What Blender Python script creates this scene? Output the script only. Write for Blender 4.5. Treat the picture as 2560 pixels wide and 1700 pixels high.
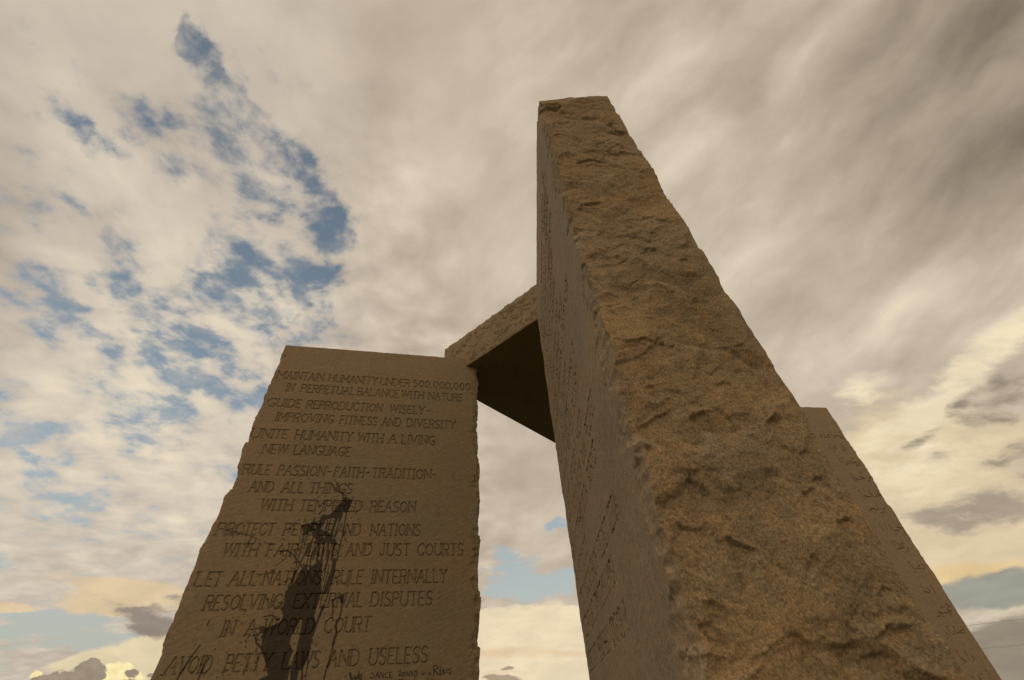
import bpy, math, random
import numpy as np
from mathutils import Matrix, Vector
R = math.radians
sc = bpy.context.scene
for o in list(bpy.data.objects): bpy.data.objects.remove(o)

# ------------------------------------------------------------------ camera
PITCH, ROLL, EYE = 0.74511, -0.08199, 1.869
fw = Vector((0, math.cos(PITCH), math.sin(PITCH)))
r0 = Vector((1, 0, 0)); u0 = Vector((0, -math.sin(PITCH), math.cos(PITCH)))
rr = math.cos(ROLL)*r0 + math.sin(ROLL)*u0
uu = -math.sin(ROLL)*r0 + math.cos(ROLL)*u0
cam_d = bpy.data.cameras.new("camera"); cam = bpy.data.objects.new("camera", cam_d)
sc.collection.objects.link(cam); sc.camera = cam
cam_d.sensor_width = 36; cam_d.lens = 15.0; cam_d.clip_start = 0.05; cam_d.clip_end = 20000
M = Matrix((( rr.x, uu.x, -fw.x, 0), (rr.y, uu.y, -fw.y, 0), (rr.z, uu.z, -fw.z, EYE), (0, 0, 0, 1)))
cam.matrix_world = M

# ------------------------------------------------------------------ light, exposure
sc.view_settings.view_transform = 'Standard'; sc.view_settings.look = 'None'
sc.view_settings.exposure = 0.0; sc.view_settings.gamma = 1.0
SUN_AZ, SUN_EL = R(62), R(9)           # low behind the clouds, right of the view
sun_d = bpy.data.lights.new("sun", 'SUN'); sun = bpy.data.objects.new("sun", sun_d)
sc.collection.objects.link(sun)
sun_d.energy = 0.5; sun_d.angle = R(14); sun_d.color = (1.0, 0.82, 0.58)
sdir = Vector((math.sin(SUN_AZ)*math.cos(SUN_EL), math.cos(SUN_AZ)*math.cos(SUN_EL), math.sin(SUN_EL)))
sun.rotation_euler = sdir.to_track_quat('Z', 'Y').to_euler()

# ------------------------------------------------------------------ node helpers
def lin(c):
    return tuple((x/255/12.92 if x/255 <= 0.04045 else ((x/255+0.055)/1.055)**2.4) for x in c)
class NT:
    def __init__(s, tree): s.t = tree; s.n = tree.nodes; s.l = tree.links
    def new(s, k, **kw):
        n = s.n.new(k)
        for a, b in kw.items(): setattr(n, a, b)
        return n
    def put(s, sock, v):
        if isinstance(v, bpy.types.NodeSocket): s.l.new(v, sock)
        elif isinstance(v, (tuple, list)) and sock.type == 'RGBA' and len(v) == 3: sock.default_value = (*v, 1)
        else: sock.default_value = v
    def math(s, op, a, b=0.0, c=0.0, clamp=False):
        n = s.new('ShaderNodeMath', operation=op, use_clamp=clamp)
        s.put(n.inputs[0], a); s.put(n.inputs[1], b); s.put(n.inputs[2], c); return n.outputs[0]
    def add(s, a, b): return s.math('ADD', a, b)
    def sub(s, a, b): return s.math('SUBTRACT', a, b)
    def mul(s, a, b): return s.math('MULTIPLY', a, b)
    def vec(s, op, a, b=(0, 0, 0)):
        n = s.new('ShaderNodeVectorMath', operation=op); s.put(n.inputs[0], a)
        if op == 'SCALE': s.put(n.inputs['Scale'], b)
        else: s.put(n.inputs[1], b)
        return n.outputs['Value'] if op in ('DOT_PRODUCT', 'LENGTH') else n.outputs[0]
    def smooth(s, x, lo, hi, a=0.0, b=1.0):
        n = s.new('ShaderNodeMapRange', interpolation_type='SMOOTHSTEP')
        s.put(n.inputs[0], x); s.put(n.inputs[1], lo); s.put(n.inputs[2], hi); s.put(n.inputs[3], a); s.put(n.inputs[4], b)
        return n.outputs[0]
    def mapr(s, x, lo, hi, a=0.0, b=1.0):
        n = s.new('ShaderNodeMapRange'); n.clamp = True
        s.put(n.inputs[0], x); s.put(n.inputs[1], lo); s.put(n.inputs[2], hi); s.put(n.inputs[3], a); s.put(n.inputs[4], b)
        return n.outputs[0]
    def noise(s, v, scale, detail=4, rough=0.5, dist=0.0, dim='3D', lac=2.0, col=False):
        n = s.new('ShaderNodeTexNoise', noise_dimensions=dim); s.put(n.inputs['Vector'], v)
        n.inputs['Scale'].default_value = scale; n.inputs['Detail'].default_value = detail
        n.inputs['Roughness'].default_value = rough; n.inputs['Distortion'].default_value = dist
        n.inputs['Lacunarity'].default_value = lac
        return n.outputs['Color'] if col else n.outputs[0]
    def mapping(s, v, loc=(0, 0, 0), rot=(0, 0, 0), scale=(1, 1, 1), kind='POINT'):
        n = s.new('ShaderNodeMapping', vector_type=kind); s.put(n.inputs[0], v)
        n.inputs['Location'].default_value = loc; n.inputs['Rotation'].default_value = rot; n.inputs['Scale'].default_value = scale
        return n.outputs[0]
    def mix(s, f, a, b, blend='MIX'):
        n = s.new('ShaderNodeMix', data_type='RGBA', blend_type=blend); n.clamp_factor = True
        s.put(n.inputs[0], f); s.put(n.inputs[6], a); s.put(n.inputs[7], b); return n.outputs[2]
    def ramp(s, f, stops, mode='LINEAR'):
        n = s.new('ShaderNodeValToRGB'); s.put(n.inputs[0], f); e = n.color_ramp.elements; n.color_ramp.interpolation = mode
        while len(e) < len(stops): e.new(0.5)
        for q, (p, c) in zip(e, stops): q.position = p; q.color = (*c, 1)
        return n.outputs[0]
    def comb(s, x, y, z=0.0):
        n = s.new('ShaderNodeCombineXYZ'); s.put(n.inputs[0], x); s.put(n.inputs[1], y); s.put(n.inputs[2], z); return n.outputs[0]
    def sep(s, v):
        n = s.new('ShaderNodeSeparateXYZ'); s.put(n.inputs[0], v); return n.outputs
    def blob(s, q, cx, cy, rx, ry, rot, w, lo=0.0, hi=1.0):
        m = s.mapping(q, (cx, cy, 0), (0, 0, rot), (rx, ry, 1), 'TEXTURE')
        g = s.new('ShaderNodeTexGradient', gradient_type='SPHERICAL'); s.put(g.inputs[0], m)
        return s.smooth(g.outputs[1], lo, hi, 0.0, w)
    def total(s, xs):
        o = xs[0]
        for x in xs[1:]: o = s.add(o, x)
        return o

# ------------------------------------------------------------------ sky: clear dusk sky, a broken deck of cloud, banks near the horizon
world = bpy.data.worlds.new("World"); sc.world = world; world.use_nodes = True
N = NT(world.node_tree); N.n.clear()
world.cycles.sampling_method = 'MANUAL'; world.cycles.sample_map_resolution = 512
D = N.vec('NORMALIZE', N.new('ShaderNodeTexCoord').outputs['Generated'])
dx, dy, dz = N.sep(D)
zc = N.math('MAXIMUM', dz, 0.0)
deck = N.comb(N.math('DIVIDE', dx, N.add(zc, 0.30)), N.math('DIVIDE', dy, N.add(zc, 0.30)))      # where the ray meets a high flat deck
# sky chart: compass bearing north, 45 degrees up, for placing the individual openings and banks
c45 = math.sqrt(0.5)
df = N.math('MAXIMUM', N.vec('DOT_PRODUCT', D, (0, c45, c45)), 0.08)
q = N.comb(N.math('DIVIDE', dx, df), N.math('DIVIDE', N.vec('DOT_PRODUCT', D, (0, -c45, c45)), df))
wob = N.vec('SUBTRACT', N.noise(q, 3.0, 3, 0.5, col=True), (0.5, 0.5, 0.5))
wob2 = N.vec('SUBTRACT', N.noise(q, 14.0, 5, 0.6, col=True), (0.5, 0.5, 0.5))
qw = N.vec('ADD', q, N.vec('ADD', N.vec('SCALE', wob, 0.10), N.vec('SCALE', wob2, 0.085)))
qs = N.vec('ADD', q, N.vec('SCALE', wob2, 0.035))
def field(lst, vec, lo=0.0, hi=0.8):
    return N.total([N.blob(vec, *b, lo=lo, hi=hi) for b in lst])
OPENINGS = [(-0.634, 0.603, 0.1016, 0.185, 0.427, 0.59), (-0.554, 0.321, 0.2005, 0.1059, -0.963, 0.42), (-0.632, 0.666, 0.0506, 0.0921, 0.51, 0.38), (-0.682, 0.723, 0.0269, 0.0768, 0.123, 0.64), (-0.648, 0.653, 0.2117, 0.0522, -1.05, 0.72), (-0.582, 0.575, 0.0659, 0.0608, -0.78, 0.42), (-0.759, 0.555, 0.115, 0.0558, -0.784, 0.59), (-0.721, 0.534, 0.0993, 0.0434, -0.605, 0.42), (-0.955, 0.536, 0.1307, 0.0528, -1.062, 0.77), (-0.894, 0.468, 0.1483, 0.0493, -0.788, 0.68), (-0.603, 0.474, 0.1988, 0.1486, -0.782, 0.94), (-0.567, 0.527, 0.0996, 0.0607, -0.603, 0.68), (-0.519, 0.418, 0.1832, 0.1226, -0.782, 0.81), (-0.468, 0.374, 0.1504, 0.0877, -0.782, 0.38), (-0.42, 0.31, 0.218, 0.0881, -0.96, 0.64), (-0.356, 0.236, 0.1181, 0.106, -0.959, 0.68), (-0.457, 0.388, 0.0679, 0.069, -0.081, 0.34), (-0.662, 0.26, 0.134, 0.071, -1.057, 0.77), (-0.592, 0.205, 0.187, 0.0792, -0.291, 0.77), (-0.843, 0.175, 0.1855, 0.1247, -0.523, 0.94), (-0.748, 0.117, 0.2558, 0.1065, -0.257, 1.06), (-0.574, 0.133, 0.2566, 0.1059, -0.169, 0.94), (-0.472, 0.145, 0.1371, 0.1055, -0.082, 0.77), (-0.488, 0.085, 0.1375, 0.0707, -0.082, 0.68), (-0.88, 0.288, 0.1003, 0.062, -0.611, 0.51), (-0.574, 0.233, 0.1024, 0.0524, -0.081, 0.34), (-1.065, 0.102, 0.1531, 0.107, -0.258, 0.47), (-0.857, 0.055, 0.3426, 0.1068, -0.17, 0.42), (-0.647, 0.027, 0.2754, 0.0889, -0.082, 0.38), (-0.696, -0.051, 0.2072, 0.1252, -0.082, 0.42), (-0.845, -0.018, 0.2742, 0.1077, -0.259, 0.38), (-0.603, -0.14, 0.1053, 0.1067, 0.439, 0.42), (-1.191, -0.247, 0.2402, 0.1106, -0.443, 0.77), (-1.111, -0.348, 0.2939, 0.0925, -0.353, 0.68), (-1.191, -0.164, 0.1039, 0.0724, -0.083, 0.51), (-0.779, -0.157, 0.1387, 0.0902, -0.083, 0.34), (-0.46, 0.264, 0.1347, 0.0706, -0.784, 0.26), (-0.904, -0.085, 0.8293, 0.4667, -0.082, 0.36), (-0.861, 0.024, 0.7184, 0.2684, -0.258, 0.21), (-0.544, 0.231, 0.557, 0.7425, -0.608, 0.13)]
LIGHTNESS = [(-0.892, -0.241, 0.6341, 0.4362, -0.083, 0.17), (-0.573, 0.143, 0.4234, 0.4224, -0.082, 0.06), (1.193, 0.525, 0.7985, 0.582, -0.08, -0.33), (1.102, 0.237, 0.4159, 0.2025, 0.356, -0.16), (0.75, 0.255, 0.2578, 0.1311, 0.443, -0.1), (0.565, 0.536, 0.2935, 0.158, 0.525, -0.05), (0.465, 0.377, 0.1972, 0.1099, 0.615, 0.16), (0.715, 0.543, 0.1361, 0.0794, 0.615, 0.1), (0.888, -0.028, 0.3309, 0.1135, 0.448, 0.12), (0.802, -0.226, 0.0915, 0.0625, 0.271, 0.22), (0.89, -0.202, 0.0708, 0.0418, 0.451, 0.2), (0.068, 0.181, 0.3021, 0.2003, 0.265, 0.1), (-0.149, 0.358, 0.3002, 0.296, -0.081, 0.04), (-0.892, 0.438, 0.321, 0.1307, -0.699, 0.14), (-0.967, 0.639, 0.1926, 0.1486, -0.606, 0.08), (-1.13, 0.536, 0.1584, 0.4884, -0.08, -0.14), (-1.181, 0.142, 0.1308, 0.4035, -0.082, -0.08), (-0.709, 0.374, 0.0599, 0.0395, -0.081, 0.15), (-1.005, -0.076, 0.2641, 0.0615, -0.082, 0.08), (-0.822, -0.257, 0.3249, 0.1153, -0.441, 0.06), (-0.228, 0.044, 0.1216, 0.081, -0.082, -0.06), (0.028, -0.328, 0.1853, 0.1459, -0.083, -0.06), (1.182, -0.103, 0.2199, 0.0627, 0.543, 0.3), (0.979, -0.303, 0.3344, 0.0633, 0.58, 0.24), (1.035, -0.193, 0.3021, 0.0629, 0.543, -0.04)]
LOW_CLEAR = [(-1.156, -0.621, 0.3112, 0.0857, -0.084, 1.1), (-0.974, -0.679, 0.1674, 0.0535, 0.059, 0.8), (-1.2, -0.478, 0.2459, 0.0427, -0.264, 0.5), (-0.006, -0.616, 0.1874, 0.0906, -0.084, 1.15), (0.077, -0.485, 0.0725, 0.0296, 0.094, 0.7), (-0.042, -0.543, 0.1038, 0.0212, -0.084, 0.4), (1.117, -0.75, 0.1673, 0.041, 0.023, 1.2)]
BANKS = [([(0.991, -0.492, 0.5339, 0.4049, 0.275, 1.0), (1.152, -0.644, 0.521, 0.214, 0.005, 0.8), (0.83, -0.384, 0.2653, 0.1376, 0.544, 0.5)], lin((222, 202, 168)), 0.5, 0.1, 0.8),
  ([(0.963, -0.437, 0.2656, 0.2021, 0.455, 0.9), (1.171, -0.112, 0.33, 0.0732, 0.561, 1.1), (0.906, -0.307, 0.3044, 0.0633, 0.58, 0.9), (1.085, -0.228, 0.262, 0.0526, 0.562, 0.7), (0.802, -0.231, 0.1119, 0.0625, 0.272, 0.8)], lin((238, 221, 188)), 1.0, 0.2, 1.2),
  ([(1.067, -0.692, 0.4388, 0.0472, -0.013, 1.1)], lin((228, 200, 150)), 0.4, 0.15, 0.9),
  ([(1.118, -0.739, 0.3443, 0.0756, 0.059, 1.5), (1.244, -0.726, 0.2085, 0.0756, 0.059, 1.0)], lin((160, 157, 145)), 0.25, 0.35, 0.85),
  ([(1.196, -0.906, 0.4414, 0.1641, 0.042, 1.3), (1.109, -0.986, 0.5272, 0.165, 0.042, 1.2)], lin((150, 138, 121)), 0.25, 0.25, 0.6),
  ([(-0.001, -0.816, 0.4408, 0.2274, -0.085, 1.6), (-0.36, -0.829, 0.7341, 0.1736, -0.085, 1.0), (0.478, -0.9, 0.7382, 0.2177, -0.085, 1.0)], lin((235, 217, 184)), 0.16, 0.5, 0.62),
  ([(0.0, -0.8, 0.3146, 0.0281, -0.085, 0.8), (-0.045, -0.845, 0.3151, 0.0174, -0.085, 0.5)], lin((226, 198, 160)), 0.5, 0.2, 1.0),
  ([(-0.948, -0.725, 0.2414, 0.0804, 0.095, 1.2), (-0.903, -0.783, 0.2945, 0.1185, 0.095, 1.2), (-1.107, -0.733, 0.1576, 0.0429, 0.095, 0.7)], lin((226, 209, 172)), 0.3, 0.3, 0.7),
  ([(-1.028, -0.599, 0.2483, 0.0429, -0.156, 1.2), (-0.911, -0.582, 0.2482, 0.0535, -0.174, 1.1), (-1.245, -0.583, 0.093, 0.0278, -0.138, 1.0), (-1.111, -0.517, 0.2673, 0.0363, -0.228, 0.6)], lin((222, 198, 162)), 0.9, 0.25, 0.8),
  ([(-0.901, -0.637, 0.1367, 0.0657, 0.236, 1.25), (-0.941, -0.66, 0.0936, 0.0365, -0.084, 0.8), (-0.981, -0.605, 0.0826, 0.0365, -0.265, 0.7)], lin((150, 137, 126)), 1.6, 0.15, 1.15),
  ([(-0.089, -0.859, 0.0736, 0.0196, -0.085, 1.1), (-0.074, -0.831, 0.0315, 0.0108, -0.085, 1.1)], lin((172, 153, 130)), 0.7, 0.3, 0.7),
  ([(1.155, -0.276, 0.1924, 0.079, 0.363, 1.35), (1.051, -0.272, 0.0707, 0.0274, 0.635, 0.9), (1.144, -0.209, 0.0905, 0.0315, 0.544, 0.8), (0.956, -0.356, 0.0814, 0.0233, 0.454, 0.8), (0.911, -0.365, 0.047, 0.0169, 0.273, 0.7), (0.991, -0.399, 0.0638, 0.0294, 0.059, 1.0), (1.115, -0.428, 0.0721, 0.0422, 0.059, 1.0), (1.186, -0.429, 0.1017, 0.0747, 0.457, 1.0)], lin((156, 142, 126)), 1.6, 0.1, 1.6),
  ([(1.157, -0.506, 0.247, 0.0852, 0.167, 1.1), (1.102, -0.548, 0.2194, 0.0591, -0.136, 1.1), (0.948, -0.541, 0.1467, 0.0568, -0.224, 1.0), (1.019, -0.574, 0.105, 0.0274, -0.224, 0.6)], lin((170, 155, 137)), 1.4, 0.1, 1.6)]
CUMULUS = [([(-1.01, -0.76, 0.0522, 0.0368, -0.085, 1.2), (-0.975, -0.776, 0.0418, 0.0217, -0.085, 0.8), (-1.049, -0.776, 0.0835, 0.0217, -0.085, 0.8), (-1.209, -0.751, 0.032, 0.0148, 0.358, 0.9)], lin((246, 224, 168)), 0.8, 0.2, 0.55),
  ([(-1.155, -0.783, 0.1373, 0.0483, 0.166, 1.5), (-1.078, -0.755, 0.0484, 0.0451, 0.095, 1.4), (-1.07, -0.734, 0.0208, 0.0194, -0.085, 1.1), (-0.999, -0.802, 0.0632, 0.0324, 0.095, 1.2), (-0.98, -0.767, 0.0271, 0.0152, -0.085, 1.0), (-0.928, -0.777, 0.0293, 0.0108, 0.005, 0.9), (-1.211, -0.769, 0.0531, 0.017, 0.271, 0.9)], lin((150, 136, 118)), 0.8, 0.22, 0.5)]
BACK_DARK, BACK_LIGHT = lin((170,150,126)), tuple(1.9*x for x in lin((250,226,190)))
gap = N.math('MINIMUM', field(OPENINGS, qw, 0.0, 1.0), 1.12)
deck2 = N.comb(N.math('DIVIDE', dx, N.add(zc, 0.14)), N.math('DIVIDE', dy, N.add(zc, 0.14)))
right = N.smooth(N.sep(q)[0], -0.25, 0.2)
# cloud texture: lumps of the deck on the left, drawn-out fibres on the right
dwarp = N.vec('ADD', deck, N.vec('SCALE', N.vec('SUBTRACT', N.noise(deck, 1.6, 3, 0.5, col=True), (0.5, 0.5, 0.5)), 0.22))
drot = N.mapping(dwarp, rot=(0, 0, R(-20)), scale=(1.0, 1.25, 1))
puffs = N.noise(drot, 3.2, 5, 0.50)
wisps = N.noise(dwarp, 7.0, 8, 0.62)
lumps = N.noise(N.vec('ADD', deck2, N.vec('SCALE', N.vec('SUBTRACT', N.noise(deck2, 3.0, 3, 0.5, col=True), (0.5, 0.5, 0.5)), 0.16)), 9.0, 4, 0.5)
fib = N.mapping(N.mapping(N.vec('ADD', q, N.vec('SCALE', wob, 0.13)), rot=(0, 0, R(-40))), scale=(1.0, 2.7, 1))
streak = N.noise(fib, 3.2, 7, 0.52)
low = N.smooth(N.sep(q)[1], 0.75, 0.05, 0.45, 1.0)
body = N.add(N.mul(N.sub(puffs, 0.5), 3.0), N.add(N.mul(N.sub(wisps, 0.5), 11.0), N.mul(N.sub(N.noise(dwarp, 19.0, 5, 0.6), 0.5), 6.0)))
lump = N.mul(N.sub(lumps, 0.5), N.mul(low, N.sub(1.0, right)))
cover = N.sub(N.add(N.add(body, N.add(2.75, N.smooth(N.sep(q)[0], -0.44, -0.22, 0.0, 2.2))), N.mul(lump, 9.0)), N.mul(gap, 2.55))
alpha = N.math('MAXIMUM', N.smooth(cover, -1.25, 1.95), N.smooth(N.noise(dwarp, 11.0, 6, 0.6), 0.44, 0.8, 0.0, 0.7))
# shade of the deck
sh_l = N.add(N.add(N.mul(N.sub(puffs, 0.5), 0.65), N.mul(N.sub(wisps, 0.5), 0.14)), N.mul(lump, 0.75))
sh_r = N.add(N.mul(N.sub(streak, 0.5), 0.52), N.add(N.mul(N.sub(puffs, 0.5), 0.45), N.mul(N.sub(wisps, 0.5), 0.25)))
mixr = N.add(N.mul(sh_l, N.sub(1.0, right)), N.mul(sh_r, right))
shade = N.add(N.add(mixr, 0.66), field(LIGHTNESS, N.vec('ADD', q, N.vec('SCALE', wob, 0.14)), 0.0, 1.0))
shade = N.add(shade, N.mul(N.mul(N.smooth(cover, 1.5, 0.3), N.sub(1.0, right)), 0.07))
deckcol = N.ramp(N.math('ADD', shade, 0.0, clamp=True), [(0.0, lin((98, 86, 72))), (0.22, lin((134, 120, 104))), (0.45, lin((170, 155, 137))), (0.65, lin((196, 181, 162))), (0.82, lin((218, 204, 182))), (1.0, lin((246, 230, 198)))])
cool = N.smooth(N.sep(q)[0], -0.15, -0.6)
deckcol = N.mix(N.mul(cool, 0.30), deckcol, lin((208, 198, 188)))
# clear sky
sky = N.new('ShaderNodeTexSky', sky_type='NISHITA'); sky.sun_disc = False
sky.sun_elevation = SUN_EL; sky.sun_rotation = SUN_AZ; sky.altitude = 200; sky.dust_density = 2.0
nish = N.vec('SCALE', sky.outputs[0], 0.09)
tint = N.ramp(zc, [(0.03, lin((206, 193, 158))), (0.10, lin((188, 187, 170))), (0.20, lin((184, 192, 188))), (0.36, lin((162, 176, 185))), (0.55, lin((132, 149, 164))), (0.75, lin((111, 127, 143))), (1.0, lin((96, 108, 122)))])
clear = N.mix(0.94, nish, tint)
col = N.mix(alpha, clear, deckcol)
# lower openings, then banks in front of them
hz = N.mapping(qs, scale=(1.0, 3.2, 1))
hn = N.noise(hz, 6.5, 9, 0.60)
lowgap = field(LOW_CLEAR, qw)
col = N.mix(N.smooth(N.add(lowgap, N.mul(N.mul(N.sub(hn, 0.5), 4.0), N.smooth(lowgap, 0.0, 0.3))), 0.25, 0.85), col, clear)
hn2 = N.noise(N.mapping(qs, loc=(3, 1, 0), scale=(1.0, 2.4, 1)), 8.0, 5, 0.58)
for lst, colr, amt, lo, hi in BANKS:
    F = field(lst, qs, 0.0, 1.0)
    f = N.add(F, N.mul(N.mul(N.sub(hn, 0.5), amt*3.0), N.smooth(F, 0.0, 0.3)))
    colr = N.mix(N.smooth(hn2, 0.35, 0.68), tuple(0.93*x for x in colr), tuple(1.06*x for x in colr))
    col = N.mix(N.smooth(f, lo, hi), col, colr)
cn = N.noise(q, 34.0, 7, 0.6)
for lst, colr, amt, lo, hi in CUMULUS:
    F = field(lst, q, 0.0, 1.0)
    f = N.add(F, N.mul(N.mul(N.sub(cn, 0.5), amt*2.6), N.smooth(F, 0.0, 0.3)))
    tex = N.mix(N.smooth(N.noise(q, 40.0, 4, 0.5), 0.35, 0.7), colr, tuple(min(1, c*1.22) for c in colr))
    col = N.mix(N.smooth(f, lo, hi), col, tex)
# unseen half of the sky behind the viewer, cloud brightened to light the stones
back = N.smooth(dy, -0.05, -0.6)
col = N.mix(N.mul(back, 0.8), col, N.mix(N.smooth(puffs, 0.35, 0.65), BACK_DARK, BACK_LIGHT))
below = N.smooth(dz, 0.0, -0.02)
col = N.mix(below, col, (0.05, 0.045, 0.025))
bg = N.new('ShaderNodeBackground'); N.put(bg.inputs[0], col); bg.inputs[1].default_value = 1.0
N.l.new(bg.outputs[0], N.new('ShaderNodeOutputWorld').inputs[0])

# ------------------------------------------------------------------ numpy noise for the stone surfaces
def hash01(ix, iy, seed):
    h = (ix.astype(np.int64)*374761393 + iy.astype(np.int64)*668265263 + seed*1274126177) & 0xFFFFFFFF
    h = ((h ^ (h >> 13))*1274126177) & 0xFFFFFFFF
    h = ((h ^ (h >> 16))*2246822519) & 0xFFFFFFFF
    return (h ^ (h >> 15)).astype(np.float64)/4294967295.0
def pn(x, y, seed=0):
    ix = np.floor(x); iy = np.floor(y); fx = x-ix; fy = y-iy
    u = fx*fx*fx*(fx*(fx*6-15)+10); v = fy*fy*fy*(fy*(fy*6-15)+10)
    def g(a, b, dx, dy):
        t = hash01(ix+a, iy+b, seed)*2*np.pi; return np.cos(t)*dx+np.sin(t)*dy
    return 1.5*((g(0, 0, fx, fy)*(1-u)+g(1, 0, fx-1, fy)*u)*(1-v)+(g(0, 1, fx, fy-1)*(1-u)+g(1, 1, fx-1, fy-1)*u)*v)
def fbm(x, y, seed, octv=4, rough=0.5):
    s = 0; a = 1.0
    for k in range(octv):
        s = s+a*pn(x, y, seed+k*17); x = x*2.03+5.1; y = y*2.03+1.7; a *= rough
    return s
def facets(x, y, seed, amp, slope, soft=0.12):
    """broken-rock facets: every cell is a tilted plane, so ledges form between the cells"""
    ix = np.floor(x); iy = np.floor(y)
    f1 = np.full(x.shape, 9.0); f2 = f1.copy(); d1 = np.zeros(x.shape); d2 = d1.copy()
    for a in (-1, 0, 1):
        for b in (-1, 0, 1):
            cx = ix+a; cy = iy+b
            px = cx+hash01(cx, cy, seed); py = cy+hash01(cx, cy, seed+1)
            ox = x-px; oy = y-py; d = np.sqrt(ox*ox+oy*oy)
            p = (hash01(cx, cy, seed+2)*2-1)*amp+((hash01(cx, cy, seed+3)*2-1)*ox+(hash01(cx, cy, seed+4)*2-1)*oy)*slope
            n1 = d < f1; n2 = (~n1) & (d < f2)
            d2 = np.where(n1, d1, np.where(n2, p, d2)); f2 = np.where(n1, f1, np.where(n2, d, f2))
            d1 = np.where(n1, p, d1); f1 = np.where(n1, d, f1)
    w = np.clip((f2-f1)/soft, 0, 1); w = w*w*(3-2*w)
    return (d1+d2)*0.5*(1-w)+d1*w
def ledges(t, z, lst):
    """overhanging lips left by spalled flakes: stone stands out above each line and is broken away below it"""
    out = np.zeros(t.shape); tw = t+0.006*fbm(t*30, z*30, 901, 3, 0.6); zw = z+0.007*fbm(t*30+5, z*30+2, 903, 3, 0.6)
    for h, L, pts in lst:
        h = h/1000*(0.85 if h > 8 else 0.6); L = L/1000*(2.0 if h > 0.0066 else 1.3); P = np.array(pts)/1000; R_ = 3*L
        m = (t > P[:, 0].min()-R_) & (t < P[:, 0].max()+R_) & (z > P[:, 1].min()-R_) & (z < P[:, 1].max()+R_)
        if not m.any(): continue
        x = tw[m]; y = zw[m]; best = np.full(x.shape, 9.0); sg = np.ones(x.shape); en = np.ones(x.shape)
        seg = np.hypot(*(P[1:]-P[:-1]).T); cum = np.concatenate([[0], np.cumsum(seg)]); tot = cum[-1]
        for k in range(len(P)-1):
            dx, dy = P[k+1]-P[k]; u = np.clip(((x-P[k, 0])*dx+(y-P[k, 1])*dy)/(dx*dx+dy*dy+1e-9), 0, 1)
            ox = x-P[k, 0]-u*dx; oy = y-P[k, 1]-u*dy; d = np.hypot(ox, oy); b = d < best
            best = np.where(b, d, best); sg = np.where(b, np.sign(oy*np.sign(dx)*abs(dx)-ox*dy*np.sign(dx) if abs(dx) > 1e-4 else ox), sg)
            a = (cum[k]+u*seg[k])/tot; en = np.where(b, np.clip(np.minimum(a, 1-a)*3.5+0.12, 0, 1), en)
        fall = np.exp(-(best/L)**1.3)*sm(best/0.007+0.25)
        out[m] += np.where(sg < 0, h*fall, -0.22*h*np.exp(-best/(0.5*L)))*en
    return out
def sm(x): x = np.clip(x, 0, 1); return x*x*(3-2*x)
def rock(t, z, seed, k=1.0):
    """relief of a split granite edge in metres, about -1..1 of a few cm"""
    wx = fbm(t*5, z*5, seed, 3)*0.045; wy = fbm(t*5+9, z*5+3, seed+5, 3)*0.045
    X = t+wx; Z = z+wy
    d = facets(X/0.30, Z/0.24, seed+11, 0.010, 0.058, 0.22)
    d = d+facets(X/0.15+3, Z/0.115, seed+23, 0.0048, 0.015, 0.22)
    m = sm(fbm(t*4, z*4, seed+31, 2)*1.4+0.35)
    sf = 0.55+0.45*sm((z-2.6)/1.0)                    # smoother, larger breaks on the lower part
    d = d+sf*(0.35+m)*facets(X/0.062, Z/0.046+7, seed+41, 0.0020, 0.0062, 0.18)
    d = d+fbm(t*22, z*26, seed+51, 4, 0.58)*0.0032*sf
    cr = fbm(X*6, Z*8, seed+71, 3, 0.5); cm = sm(fbm(t*7+4, z*7, seed+73, 2)*2.2-0.45)
    d = d+np.exp(-(cr/0.022)**2)*cm*0.004
    d = d+fbm(t*110, z*110, seed+61, 2, 0.6)*0.0009
    return d*k*(0.3+0.7*sm((4.98-z)/0.15))

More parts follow.
